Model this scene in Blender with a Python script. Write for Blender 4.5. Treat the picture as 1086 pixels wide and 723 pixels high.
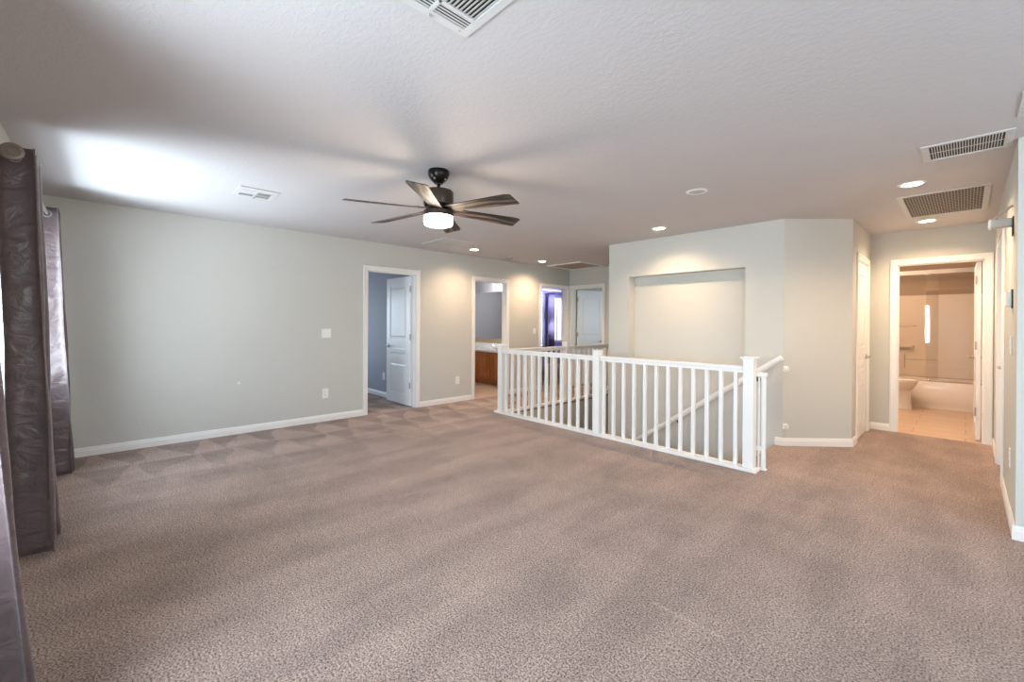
import bpy, bmesh, math, random
from mathutils import Vector, Matrix, noise
random.seed(4)
S = bpy.context.scene
COL = S.collection
for o in list(bpy.data.objects):
    bpy.data.objects.remove(o)

# ------------------------------------------------------------------ camera
yaw, pitch, roll = math.radians(46.691), math.radians(-0.095), math.radians(0.357)
F = Vector((-math.sin(yaw)*math.cos(pitch), math.cos(yaw)*math.cos(pitch), math.sin(pitch)))
R0 = Vector((math.cos(yaw), math.sin(yaw), 0)); U0 = R0.cross(F)
Rv = R0*math.cos(roll)+U0*math.sin(roll); Uv = U0*math.cos(roll)-R0*math.sin(roll)
cd = bpy.data.cameras.new('camera'); cam = bpy.data.objects.new('camera', cd); COL.objects.link(cam)
cam.matrix_world = Matrix(((Rv.x, Uv.x, -F.x, 0), (Rv.y, Uv.y, -F.y, 0), (Rv.z, Uv.z, -F.z, 1.291), (0, 0, 0, 1)))
cd.sensor_width = 36; cd.lens = 454.018/1086*36; cd.shift_y = -17.302/1086; cd.clip_start = .02
S.camera = cam

# ------------------------------------------------------------------ exposure, sky, daylight
vs = S.view_settings
vs.view_transform = 'Standard'; vs.look = 'None'; vs.gamma = 1; vs.use_curve_mapping = False
vs.exposure = 0.62
W = bpy.data.worlds.new('World'); S.world = W; W.use_nodes = True
wn = W.node_tree; bg = wn.nodes['Background']
sky = wn.nodes.new('ShaderNodeTexSky'); sky.sky_type = 'NISHITA'; sky.sun_disc = False
sky.sun_elevation = math.radians(48); sky.sun_rotation = math.radians(20)
wn.links.new(sky.outputs[0], bg.inputs[0]); bg.inputs[1].default_value = 0.35

def lamp(name, kind, loc, energy, color=(1, 1, 1), target=None, size=None, size_y=None, spot=None, blend=.6, spread=None):
    d = bpy.data.lights.new(name, kind); d.energy = energy; d.color = color
    if kind == 'AREA':
        d.shape = 'RECTANGLE'; d.size = size; d.size_y = size_y or size
        if spread: d.spread = math.radians(spread)
    elif size is not None: d.shadow_soft_size = size
    if kind == 'SPOT': d.spot_size = math.radians(spot); d.spot_blend = blend
    o = bpy.data.objects.new(name, d); COL.objects.link(o); o.location = loc
    if target is not None:
        v = Vector(target)-Vector(loc); o.rotation_euler = v.to_track_quat('-Z', 'Z').to_euler()
    return o
DAY = (.80, .90, 1.0); WARM = (1.0, .70, .44)
# area lamps standing in for daylight; several of the window openings are added
lamp('window_daylight', 'AREA', (-4.45, -.72, 1.35), 40, DAY, (-4.45, 2.0, 1.6), 1.3, 1.2)
lamp('patio_bounce', 'AREA', (-4.45, -1.35, -.25), 62, (.74, .87, 1.0), (-4.6, .3, 2.44), 1.3, .9)
lamp('patio_bounce', 'AREA', (-4.45, -2.0, .05), 105, (.78, .89, 1.0), (-4.5, .9, 2.44), 1.5, 1.0)   # sunlit ground outside throws light up onto the ceiling
lamp('window_daylight', 'AREA', (-1.34, -.72, 1.35), 66, DAY, (-1.0, 3, 1.1), 1.05, 1.25)
lamp('window_daylight', 'AREA', (1.55, -.72, 1.35), 60, DAY, (1.2, 3, 1.2), 1.1, 1.25)  # added lamp at an unseen window, evens out the right side
lamp('window_daylight', 'AREA', (2.75, 1.9, 1.35), 50, DAY, (0, 2.4, 1.3), 1.5, 1.25)  # unseen right wall window, lamp added against the falloff across the room
lamp('window_daylight', 'AREA', (-9.3, 2.2, 1.4), 30, (.70, .82, 1), (-6, 2.6, 1.2), 1.2, 1.2)  # lamp added at an unseen window to light the first side room
lamp('window_daylight', 'AREA', (-9.9, 11.2, 3.2), 60, DAY, (-7.5, 10.0, .6), 1.0, .8)
lamp('window_daylight', 'AREA', (-3.75, 8.6, 1.5), 13, DAY, (-6, 8.4, 1.2), 1.0, 1.2)  # added light for the corner bedroom, its window is unseen

# ------------------------------------------------------------------ mesh helpers
class MB:
    def __init__(s): s.bm = bmesh.new()
    def box(s, x0, x1, y0, y1, z0, z1, bev=0, seg=2, M=None):
        b = bmesh.new()
        v = [b.verts.new((x, y, z)) for x in (x0, x1) for y in (y0, y1) for z in (z0, z1)]
        for f in ((0, 1, 3, 2), (4, 6, 7, 5), (0, 4, 5, 1), (2, 3, 7, 6), (0, 2, 6, 4), (1, 5, 7, 3)):
            b.faces.new([v[i] for i in f])
        bmesh.ops.recalc_face_normals(b, faces=b.faces)
        if bev: bmesh.ops.bevel(b, geom=list(b.edges), offset=bev, segments=seg, profile=.5, affect='EDGES')
        s.add(b, M); return s
    def add(s, b, M=None):
        if M is not None: bmesh.ops.transform(b, matrix=M, verts=b.verts)
        me = bpy.data.meshes.new('tmp'); b.to_mesh(me); b.free(); s.bm.from_mesh(me); bpy.data.meshes.remove(me)
    def lathe(s, prof, seg=32, M=None, cap=True):
        b = bmesh.new(); rings = []
        for r, z in prof:
            if r < 1e-6: rings.append([b.verts.new((0, 0, z))])
            else: rings.append([b.verts.new((r*math.cos(2*math.pi*i/seg), r*math.sin(2*math.pi*i/seg), z)) for i in range(seg)])
        for a, c in zip(rings, rings[1:]):
            for i in range(seg):
                j = (i+1) % seg
                if len(a) == 1 and len(c) == 1: continue
                if len(a) == 1: b.faces.new((a[0], c[j], c[i]))
                elif len(c) == 1: b.faces.new((a[i], a[j], c[0]))
                else: b.faces.new((a[i], a[j], c[j], c[i]))
        if cap:
            for r in (rings[0], rings[-1]):
                if len(r) > 1: b.faces.new(r)
        bmesh.ops.recalc_face_normals(b, faces=b.faces)
        s.add(b, M); return s
    def cyl(s, p0, p1, r, seg=16, r2=None):
        p0, p1 = Vector(p0), Vector(p1); d = p1-p0
        M = Matrix.Translation(p0) @ d.to_track_quat('Z', 'Y').to_matrix().to_4x4()
        return s.lathe([(r, 0), (r if r2 is None else r2, d.length)], seg, M)
    def tube(s, pts, r, seg=10):
        b = bmesh.new(); rings = []; pts = [Vector(p) for p in pts]
        for i, p in enumerate(pts):
            t = (pts[min(i+1, len(pts)-1)]-pts[max(i-1, 0)]).normalized()
            a = t.orthogonal().normalized() if i == 0 else (a - t*a.dot(t)).normalized()
            c = t.cross(a)
            rings.append([b.verts.new(p+(a*math.cos(2*math.pi*k/seg)+c*math.sin(2*math.pi*k/seg))*r) for k in range(seg)])
        for q, w in zip(rings, rings[1:]):
            for k in range(seg): b.faces.new((q[k], q[(k+1) % seg], w[(k+1) % seg], w[k]))
        b.faces.new(rings[0]); b.faces.new(rings[-1]); bmesh.ops.recalc_face_normals(b, faces=b.faces)
        s.add(b); return s
    def torus(s, R, r, M=None, seg=32, sec=10):
        b = bmesh.new()
        g = [[b.verts.new(((R+r*math.cos(2*math.pi*j/sec))*math.cos(2*math.pi*i/seg), (R+r*math.cos(2*math.pi*j/sec))*math.sin(2*math.pi*i/seg), r*math.sin(2*math.pi*j/sec))) for j in range(sec)] for i in range(seg)]
        for i in range(seg):
            for j in range(sec): b.faces.new((g[i][j], g[(i+1) % seg][j], g[(i+1) % seg][(j+1) % sec], g[i][(j+1) % sec]))
        bmesh.ops.recalc_face_normals(b, faces=b.faces); s.add(b, M); return s
    def prism(s, poly, z0, z1, M=None, bev=0):
        b = bmesh.new()
        lo = [b.verts.new((x, y, z0)) for x, y in poly]; hi = [b.verts.new((x, y, z1)) for x, y in poly]
        b.faces.new(lo); b.faces.new(hi); n = len(poly)
        for i in range(n): b.faces.new((lo[i], lo[(i+1) % n], hi[(i+1) % n], hi[i]))
        bmesh.ops.recalc_face_normals(b, faces=b.faces)
        if bev: bmesh.ops.bevel(b, geom=list(b.edges), offset=bev, segments=2, profile=.5, affect='EDGES')
        s.add(b, M); return s
    def build(s, name, mat, parent=None, smooth=False, origin=None):
        if smooth:
            for f in s.bm.faces: f.smooth = True
            for e in s.bm.edges:
                if len(e.link_faces) == 2 and e.calc_face_angle(0) > .6: e.smooth = False
        me = bpy.data.meshes.new(name)
        if parent is None and origin is not None:
            bmesh.ops.translate(s.bm, verts=s.bm.verts, vec=-Vector(origin))
        s.bm.to_mesh(me); s.bm.free()
        o = bpy.data.objects.new(name, me); COL.objects.link(o); me.materials.append(mat)
        if parent is not None: o.parent = parent
        elif origin is not None: o.location = origin
        return o
def B(*a, **k): return MB().box(*a, **k)
def empty(name, loc, rz=0):
    o = bpy.data.objects.new(name, None); COL.objects.link(o); o.location = loc; o.rotation_euler = (0, 0, rz); o.empty_display_size = .1
    return o
def tag(o, label=None, cat=None, group=None, kind=None):
    if label: o['label'] = label
    if cat: o['category'] = cat
    if group: o['group'] = group
    if kind: o['kind'] = kind
    return o
def struct(o): o['kind'] = 'structure'; return o
def copy_tree(o, parent=None):
    c = o.copy(); COL.objects.link(c); c.parent = parent
    for ch in list(o.children): copy_tree(ch, c)
    return c

# ------------------------------------------------------------------ materials
def srgb(r, g, b):
    f = lambda c: (c/255/12.92) if c/255 <= .04045 else ((c/255+.055)/1.055)**2.4
    return (f(r), f(g), f(b), 1)
def new_mat(name):
    m = bpy.data.materials.new(name); m.use_nodes = True; return m, m.node_tree, m.node_tree.nodes['Principled BSDF']
def mat(name, col, rough=.5, metal=0, noise=0, nscale=30, bump=0, bscale=120, coat=0, spec=.5, sheen=0):
    m, nt, p = new_mat(name); N, L = nt.nodes, nt.links
    p.inputs['Base Color'].default_value = col; p.inputs['Roughness'].default_value = rough; p.inputs['Metallic'].default_value = metal
    p.inputs['Coat Weight'].default_value = coat; p.inputs['Specular IOR Level'].default_value = spec; p.inputs['Sheen Weight'].default_value = sheen
    tc = N.new('ShaderNodeTexCoord')
    if noise:
        n = N.new('ShaderNodeTexNoise'); n.inputs['Scale'].default_value = nscale; n.inputs['Detail'].default_value = 4
        L.new(tc.outputs['Object'], n.inputs['Vector'])
        x = N.new('ShaderNodeMix'); x.data_type = 'RGBA'; x.inputs[6].default_value = tuple(c*(1-noise) for c in col[:3])+(1,); x.inputs[7].default_value = tuple(min(1, c*(1+noise)) for c in col[:3])+(1,)
        L.new(n.outputs['Fac'], x.inputs[0]); L.new(x.outputs[2], p.inputs['Base Color'])
    if bump:
        n = N.new('ShaderNodeTexNoise'); n.inputs['Scale'].default_value = bscale; n.inputs['Detail'].default_value = 5
        L.new(tc.outputs['Object'], n.inputs['Vector'])
        b = N.new('ShaderNodeBump'); b.inputs['Strength'].default_value = bump; b.inputs['Distance'].default_value = .004
        L.new(n.outputs['Fac'], b.inputs['Height']); L.new(b.outputs[0], p.inputs['Normal'])
    return m
def emis(name, col, strength):
    m, nt, p = new_mat(name); p.inputs['Base Color'].default_value = (.8, .8, .8, 1)
    p.inputs['Emission Color'].default_value = col; p.inputs['Emission Strength'].default_value = strength; return m
def thin_glass(name, tint, gloss, rough=.02):
    m = bpy.data.materials.new(name); m.use_nodes = True; nt = m.node_tree; N, L = nt.nodes, nt.links
    for n in list(N): N.remove(n)
    out = N.new('ShaderNodeOutputMaterial'); mx = N.new('ShaderNodeMixShader'); t = N.new('ShaderNodeBsdfTransparent'); g = N.new('ShaderNodeBsdfGlossy')
    t.inputs[0].default_value = tint; g.inputs['Roughness'].default_value = rough; g.inputs[0].default_value = (1, 1, 1, 1)
    lw = N.new('ShaderNodeLayerWeight'); lw.inputs[0].default_value = .25
    ad = N.new('ShaderNodeMath'); ad.operation = 'ADD'; ad.inputs[1].default_value = gloss; ad.use_clamp = True
    pw = N.new('ShaderNodeMath'); pw.operation = 'POWER'; pw.inputs[1].default_value = 4; lw.inputs[0].default_value = .5
    L.new(lw.outputs['Facing'], pw.inputs[0]); L.new(pw.outputs[0], ad.inputs[0]); L.new(ad.outputs[0], mx.inputs[0])
    L.new(t.outputs[0], mx.inputs[1]); L.new(g.outputs[0], mx.inputs[2]); L.new(mx.outputs[0], out.inputs[0]); return m

M_WALL = mat('wall_paint', srgb(202, 201, 195), .75, noise=.02, nscale=3, bump=.35, bscale=60, spec=.25)
M_BLUEROOM = mat('bedroom_wall_paint', srgb(168, 172, 186), .7, bump=.3, bscale=60)
M_BATH = mat('tan_bathroom_paint', srgb(168, 146, 124), .7, noise=.02, nscale=3, bump=.3, bscale=60)
M_ROOM = mat('grey_wall_paint', srgb(166, 168, 176), .7, noise=.02, nscale=3, bump=.3, bscale=60)
M_TRIM = mat('white_trim_paint', srgb(238, 236, 233), .35, noise=.01, bump=.05)
M_DOOR = mat('white_door_paint', srgb(236, 236, 236), .38, noise=.01, bump=.06, bscale=200)
M_PLASTIC = mat('white_plastic', srgb(238, 238, 234), .35, noise=.01)
M_GREYPL = mat('grey_plastic', srgb(185, 183, 180), .45, noise=.02)
M_BLACK = mat('black_plastic', srgb(22, 21, 22), .45, noise=.1)
M_STEEL = mat('brushed_steel', srgb(176, 174, 170), .38, .55, noise=.05, nscale=80)
M_FINIAL = mat('antique_finial', srgb(132, 120, 110), .45, .3, noise=.15, nscale=90)
M_CHROME = mat('chrome', srgb(225, 225, 228), .08, 1, noise=.01)
M_BRONZE = mat('dark_bronze', srgb(40, 34, 32), .28, .75, noise=.15, nscale=40)
M_BRONZE2 = mat('brushed_bronze', srgb(74, 62, 54), .38, .6, noise=.15, nscale=60)
M_VENT = mat('vent_enamel', srgb(203, 202, 201), .4, noise=.02)
M_DUCTSHADE = mat('duct_dark', srgb(38, 36, 36), .8, noise=.2)  # plate colour standing for the shade inside the ducts
M_HATCH = mat('hatch_panel', srgb(176, 160, 146), .8, noise=.05, bump=.3)
M_PORC = mat('porcelain', srgb(240, 238, 234), .12, noise=.01, coat=.5)
M_ACRYL = mat('tub_acrylic', srgb(240, 232, 224), .18, noise=.01, coat=.3)
M_COUNTER = mat('cultured_marble', srgb(244, 243, 242), .15, noise=.02, nscale=8, coat=.3)
M_SPLASH = mat('tan_backsplash', srgb(196, 178, 146), .3, noise=.06, nscale=25)
M_MIRROR = mat('mirror', srgb(225, 228, 230), .02, 1, noise=.005)
M_LAMP = emis('lamp_glass', (1, .93, .82, 1), 9)
M_CAN = emis('downlight_lens', (1, .88, .70, 1), 14)
M_BULB = emis('bulb_glass', (1, .97, .93, 1), 14)
M_LED = emis('led_purple', (.42, .30, 1, 1), 3)
M_LEDW = emis('led_white_violet', (.80, .72, 1, 1), 8)
M_GLASS = thin_glass('window_glass', (.96, .98, .98, 1), .03)
M_SHOWER = thin_glass('shower_glass', (.97, .95, .92, 1), .05)
M_FOLIAGE = mat('shrub_leaves', srgb(92, 112, 84), .7, noise=.4, nscale=20)

def ceiling_mat():
    m, nt, p = new_mat('knockdown_ceiling'); N, L = nt.nodes, nt.links
    p.inputs['Base Color'].default_value = srgb(200, 196, 197); p.inputs['Roughness'].default_value = .7; p.inputs['Specular IOR Level'].default_value = .3
    tc = N.new('ShaderNodeTexCoord'); mp = N.new('ShaderNodeMapping'); mp.inputs['Scale'].default_value = (1, 1.6, 1)
    L.new(tc.outputs['Object'], mp.inputs[0])
    n = N.new('ShaderNodeTexNoise'); n.inputs['Scale'].default_value = 30; n.inputs['Detail'].default_value = 4; n.inputs['Distortion'].default_value = .8
    L.new(mp.outputs[0], n.inputs['Vector'])
    r = N.new('ShaderNodeValToRGB'); r.color_ramp.elements[0].position = .47; r.color_ramp.elements[1].position = .56
    L.new(n.outputs['Fac'], r.inputs[0])
    b = N.new('ShaderNodeBump'); b.inputs['Strength'].default_value = .2; b.inputs['Distance'].default_value = .003
    L.new(r.outputs[0], b.inputs['Height']); L.new(b.outputs[0], p.inputs['Normal']); return m
M_CEIL = ceiling_mat()

def carpet_mat():
    m, nt, p = new_mat('carpet_pile'); N, L = nt.nodes, nt.links
    p.inputs['Roughness'].default_value = .95; p.inputs['Specular IOR Level'].default_value = .1; p.inputs['Sheen Weight'].default_value = .15
    tc = N.new('ShaderNodeTexCoord'); P = tc.outputs['Object']
    def math_(op, a, b=None, c=None, clamp=False):
        n = N.new('ShaderNodeMath'); n.operation = op; n.use_clamp = clamp
        for i, v in enumerate((a, b, c)):
            if v is None: continue
            if isinstance(v, (int, float)): n.inputs[i].default_value = v
            else: L.new(v, n.inputs[i])
        return n.outputs[0]
    def nz(scale, detail=3, vec=None, rough=.5):
        n = N.new('ShaderNodeTexNoise'); n.inputs['Scale'].default_value = scale; n.inputs['Detail'].default_value = detail; n.inputs['Roughness'].default_value = rough
        L.new(vec if vec is not None else P, n.inputs['Vector']); return n.outputs['Fac']
    sx = N.new('ShaderNodeSeparateXYZ'); L.new(P, sx.inputs[0]); X, Y = sx.outputs[0], sx.outputs[1]
    # tufts
    fine = nz(125, 3, rough=.7)
    ramp = N.new('ShaderNodeValToRGB'); e = ramp.color_ramp.elements
    e[0].position = .35; e[0].color = srgb(60, 46, 41); e[1].position = .62; e[1].color = srgb(206, 184, 172)
    k = e.new(.47); k.color = srgb(151, 129, 119)
    L.new(fine, ramp.inputs[0])
    # vacuum wedges along the left wall: light nap fanning out from the skirting
    wob = nz(1.3, 1)
    d = math_('ADD', X, 5.776)
    v = math_('DIVIDE', math_('ADD', d, math_('MULTIPLY', math_('SUBTRACT', wob, .5), .22)), .60)
    row = math_('FLOOR', v); f = math_('FRACT', v)
    s = math_('FRACT', math_('ADD', math_('DIVIDE', math_('ADD', Y, math_('MULTIPLY', wob, .5)), .40), math_('MULTIPLY', row, .41)))
    tri = math_('MULTIPLY', math_('ABSOLUTE', math_('SUBTRACT', s, .5)), 2)
    wedge = math_('MULTIPLY', math_('SUBTRACT', math_('MULTIPLY', f, 1.0), tri), 14, clamp=False)
    wedge = math_('ADD', wedge, .5, clamp=True)
    fade = math_('SUBTRACT', 1.25, math_('DIVIDE', d, 1.5), clamp=True)
    wedge = math_('MULTIPLY', math_('MULTIPLY', math_('SUBTRACT', wedge, .5), fade), .34)
    # longer strokes and foot wear over the rest
    mp = N.new('ShaderNodeMapping'); mp.inputs['Scale'].default_value = (2.6, .55, 1); L.new(P, mp.inputs[0])
    sraw = math_('SUBTRACT', nz(1.5, 3, mp.outputs[0]), .5)
    edge = math_('SUBTRACT', math_('ADD', math_('MULTIPLY', sraw, 9), .5, clamp=True), .5)
    st = math_('ADD', math_('MULTIPLY', sraw, .30), math_('MULTIPLY', edge, .09))
    bl = math_('MULTIPLY', math_('SUBTRACT', nz(2.6, 4), .5), .60)
    md = math_('MULTIPLY', math_('SUBTRACT', nz(22, 3), .5), .35)
    # flattened seam across the room
    seam_d = math_('ABSOLUTE', math_('SUBTRACT', math_('ADD', Y, math_('MULTIPLY', wob, .02)), 1.86))
    seam = math_('SUBTRACT', 1, math_('DIVIDE', seam_d, .016), clamp=True)
    sm = math_('GREATER_THAN', nz(2.2, 2), .52)
    inx = math_('MULTIPLY', math_('GREATER_THAN', X, -2.5), math_('LESS_THAN', X, -.6))
    seam = math_('MULTIPLY', math_('MULTIPLY', math_('MULTIPLY', seam, sm), inx), .28)
    tot = math_('ADD', math_('ADD', math_('ADD', math_('ADD', 1.0, wedge), math_('ADD', st, bl)), md), seam)
    mx = N.new('ShaderNodeVectorMath'); mx.operation = 'SCALE'; L.new(ramp.outputs[0], mx.inputs[0]); L.new(tot, mx.inputs['Scale'])
    L.new(mx.outputs[0], p.inputs['Base Color'])
    b = N.new('ShaderNodeBump'); b.inputs['Strength'].default_value = .9; b.inputs['Distance'].default_value = .012
    h = math_('ADD', fine, math_('MULTIPLY', seam, -1.5))
    L.new(h, b.inputs['Height']); L.new(b.outputs[0], p.inputs['Normal']); return m
M_CARPET = carpet_mat()

def tile_mat():
    m, nt, p = new_mat('bath_floor_tile'); N, L = nt.nodes, nt.links; p.inputs['Roughness'].default_value = .3
    tc = N.new('ShaderNodeTexCoord'); b = N.new('ShaderNodeTexBrick'); L.new(tc.outputs['Object'], b.inputs['Vector'])
    b.inputs['Color1'].default_value = srgb(214, 186, 158); b.inputs['Color2'].default_value = srgb(206, 178, 150); b.inputs['Mortar'].default_value = srgb(172, 146, 122)
    b.inputs['Scale'].default_value = 1; b.inputs['Brick Width'].default_value = .9; b.inputs['Row Height'].default_value = .3; b.inputs['Mortar Size'].default_value = .006
    n = N.new('ShaderNodeTexNoise'); n.inputs['Scale'].default_value = 6; L.new(tc.outputs['Object'], n.inputs['Vector'])
    x = N.new('ShaderNodeMix'); x.data_type = 'RGBA'; x.blend_type = 'MULTIPLY'; x.inputs[0].default_value = .25
    L.new(b.outputs[0], x.inputs[6]); L.new(n.outputs['Color'], x.inputs[7]); L.new(x.outputs[2], p.inputs['Base Color']); return m
M_TILE = tile_mat()

def wood_mat(name, c1, c2, scale, axis=0, rough=.4, stretch=12, coords='Object'):
    m, nt, p = new_mat(name); N, L = nt.nodes, nt.links; p.inputs['Roughness'].default_value = rough
    tc = N.new('ShaderNodeTexCoord'); mp = N.new('ShaderNodeMapping'); s = [stretch]*3; s[axis] = 1; mp.inputs['Scale'].default_value = s
    L.new(tc.outputs[coords], mp.inputs[0])
    n = N.new('ShaderNodeTexNoise'); n.inputs['Scale'].default_value = 1.2; n.inputs['Detail'].default_value = 2; L.new(mp.outputs[0], n.inputs['Vector'])
    ml = N.new('ShaderNodeMath'); ml.operation = 'MULTIPLY'; ml.inputs[1].default_value = scale; L.new(n.outputs['Fac'], ml.inputs[0])
    sn = N.new('ShaderNodeMath'); sn.operation = 'SINE'; L.new(ml.outputs[0], sn.inputs[0])
    r = N.new('ShaderNodeValToRGB'); r.color_ramp.elements[0].position = .1; r.color_ramp.elements[0].color = c1; r.color_ramp.elements[1].position = .7; r.color_ramp.elements[1].color = c2
    ma = N.new('ShaderNodeMapRange'); ma.inputs[1].default_value = -1; L.new(sn.outputs[0], ma.inputs[0]); L.new(ma.outputs[0], r.inputs[0])
    L.new(r.outputs[0], p.inputs['Base Color']); return m
M_BLADE = wood_mat('fan_blade_wood', srgb(12, 10, 10), srgb(92, 78, 70), 30, 0, .55, 7)
M_OAK = wood_mat('oak_cabinet', srgb(166, 102, 54), srgb(186, 120, 68), 18, 2, .4, 9)

def satin(name, c, c2, rough=.34):
    m, nt, p = new_mat(name); N, L = nt.nodes, nt.links
    p.inputs['Roughness'].default_value = rough; p.inputs['Specular IOR Level'].default_value = .7; p.inputs['Sheen Weight'].default_value = .25; p.inputs['Anisotropic'].default_value = .4
    tc = N.new('ShaderNodeTexCoord'); mp = N.new('ShaderNodeMapping'); mp.inputs['Scale'].default_value = (3, 5, 7); mp.inputs['Rotation'].default_value = (.5, .2, 0); L.new(tc.outputs['Object'], mp.inputs[0])
    n = N.new('ShaderNodeTexNoise'); n.inputs['Scale'].default_value = 1.6; n.inputs['Detail'].default_value = 5; n.inputs['Distortion'].default_value = .6; L.new(mp.outputs[0], n.inputs['Vector'])
    x = N.new('ShaderNodeMix'); x.data_type = 'RGBA'; x.inputs[6].default_value = c; x.inputs[7].default_value = c2; L.new(n.outputs['Fac'], x.inputs[0]); L.new(x.outputs[2], p.inputs['Base Color'])
    b = N.new('ShaderNodeBump'); b.inputs['Strength'].default_value = .4; b.inputs['Distance'].default_value = .05; L.new(n.outputs['Fac'], b.inputs['Height']); L.new(b.outputs[0], p.inputs['Normal'])
    return m
M_CURTAIN = satin('mauve_satin', srgb(66, 55, 60), srgb(114, 96, 95))
M_GREYCURT = satin('grey_curtain_cloth', srgb(118, 118, 126), srgb(140, 140, 148), .6)

# ------------------------------------------------------------------ room shell
H = 2.44
XL, YE, YB, YN, XC, XR = -5.776, 7.117, 7.014, 5.28, -.835, .212
IN = .057  # casing width
def wall(name, ax, c0, c1, s0, s1, holes=(), z0=0, z1=H, m=None):
    """wall slab: ax 'x' = constant x from c0 to c1, running s0..s1 along y; holes (s0,s1,z0,z1)"""
    ss = sorted({s0, s1, *[v for h in holes for v in h[:2]]}); zs = sorted({z0, z1, *[v for h in holes for v in h[2:]]})
    b = MB()
    for a, c in zip(ss, ss[1:]):
        for e, g in zip(zs, zs[1:]):
            if any(h[0] <= a and c <= h[1] and h[2] <= e and g <= h[3] for h in holes): continue
            if ax == 'x': b.box(c0, c1, a, c, e, g)
            else: b.box(a, c, c0, c1, e, g)
    bmesh.ops.remove_doubles(b.bm, verts=b.bm.verts, dist=1e-5)
    dup = [f for f in b.bm.faces]
    seen = {}
    for f in dup: seen.setdefault(tuple(sorted(v.index for v in f.verts)), []).append(f)
    b.bm.verts.index_update()
    seen = {}
    for f in b.bm.faces: seen.setdefault(tuple(sorted(v.index for v in f.verts)), []).append(f)
    bmesh.ops.delete(b.bm, geom=[f for l in seen.values() if len(l) > 1 for f in l], context='FACES_ONLY')
    return struct(b.build(name, m or M_WALL))
DH = 2.046
A0, A1 = 2.589+IN, 3.490-IN
B0, B1 = 4.506+IN, 5.364-IN
C0, C1 = 6.180+IN, 7.088-IN
D0, D1 = -5.764+IN, -4.879-IN
E0, E1 = -.644+IN, .202-IN
K0, K1 = 6.017+IN, 6.851-IN
G0, G1 = 5.30, 6.08
wall('wall_left', 'x', XL-.12, XL, -.58, 11.72, [(A0, A1, 0, DH), (B0, B1, 0, DH), (C0, C1, 0, DH)])
WIN = [(-5.15, -3.75, .70, 2.02), (-1.9, -.78, .70, 2.02), (1.0, 2.1, .70, 2.02)]  # the last opening is unseen, added to light the room's right side
wall('wall_window', 'y', -.58, -.46, XL, 2.62, WIN)
wall('wall_right', 'x', 2.5, 2.62, -.46, 4.14, [(1.1, 2.7, .7, 2.02)])  # opening added to let in light, out of view
wall('wall_return', 'y', 4.02, 4.14, XR, 2.5)
wall('wall_hall', 'x', XR, XR+.12, 4.14, YB, [(G0, G1, 0, DH)])
wall('wall_bath', 'y', YB, YB+.12, -1.62, 1.12, [(E0, E1, 0, DH)])
wall('wall_closet', 'x', XC-.12, XC, 5.80, YB, [(K0, K1, 0, DH)])
struct(MB().prism([(-1.347, YN), (XC, 5.80), (XC-.12, 5.85), (-1.40, 5.40)], 0, H).build('wall_diagonal', M_WALL))
wall('wall_niche', 'y', YN, YN+.155, -3.555, -1.347, [(-3.23, -1.728, .84, 1.957)], -2.7, H)
struct(B(-3.3, -1.66, YN+.155, YN+.19, .78, 2.02).build('wall_niche_back', M_WALL))
wall('wall_stairwell', 'x', -3.555, -3.435, YN+.155, YE, (), -2.7, H)
wall('wall_end', 'y', YE, YE+.12, XL, -3.435, [(D0, D1, 0, DH)], -2.7, H)
wall('wall_stairwell_front', 'y', 4.11, 4.208, -4.65, -1.42, (), -2.7, -.03)
wall('wall_stairwell_left', 'x', -4.65, -4.55, 4.21, YE, (), -2.7, -.03)
# rooms beyond the doors
wall('wall_bedroom_back', 'y', 3.52, 3.62, -9.0, XL-.12, (), 0, H, M_ROOM)
wall('wall_bedroom_far', 'x', -9.1, -9.0, .3, 3.62, [(1.5, 2.9, .7, 2.0)], 0, H, M_ROOM)
wall('wall_bedroom_front', 'y', .2, .3, -9.1, XL-.12, (), 0, H, M_ROOM)
wall('wall_vanity_back', 'y', 6.28, 6.38, -9.3, XL-.12, (), 0, H, M_ROOM)
wall('wall_vanity_left', 'x', -8.4, -8.3, 3.62, 6.28, (), 0, H, M_ROOM)
wall('wall_blue_bedroom_far', 'x', -9.4, -9.3, 6.28, 11.72, [(10.56, 11.14, .72, 2.2)], 0, H, M_BLUEROOM)
wall('wall_blue_bedroom_back', 'y', 11.62, 11.72, -9.3, XL-.12, (), 0, H, M_BLUEROOM)
wall('wall_corner_bedroom_back', 'y', 9.6, 9.7, XL, -3.9, (), 0, H, M_ROOM)
wall('wall_corner_bedroom_right', 'x', -4.0, -3.9, YE+.12, 9.6, [(8.0, 9.2, .8, 2.0)], 0, H, M_ROOM)
wall('wall_bathroom_left', 'x', -1.62, -1.5, YB+.12, 10.42, (), 0, H, M_BATH)
wall('wall_bathroom_right', 'x', 1.0, 1.12, YB+.12, 10.42, (), 0, H, M_BATH)
wall('wall_bathroom_back', 'y', 10.3, 10.42, -1.5, 1.0, (), 0, H, M_BATH)
struct(MB().prism([(XL-.12, -.58), (2.62, -.58), (2.62, 11.72), (XL-.12, 11.72)], H, H+.12).build('ceiling', M_CEIL))
struct(B(-9.4, XL-.12, .2, 11.72, H, H+.12).build('ceiling_bedrooms', M_CEIL))
fl = B(XL, 2.62, -.58, 4.20, -.25, 0).box(XL, -4.562, 4.20, YE, -.25, 0).box(-1.42, XR, 4.20, YB, -.25, 0)
struct(fl.build('floor', M_CARPET))
struct(B(-9.1, XL, .2, 3.62, -.26, -.002).build('floor_bedroom', M_CARPET))
struct(B(-8.4, XL, 3.62, 6.38, -.26, -.001).build('floor_vanity_room', M_TILE))
struct(B(-9.4, XL, 6.38, 11.72, -.26, -.002).build('floor_blue_bedroom', M_CARPET))
struct(B(XL, -3.9, YE+.005, 9.7, -.26, -.002).build('floor_corner_bedroom', M_CARPET))
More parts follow.
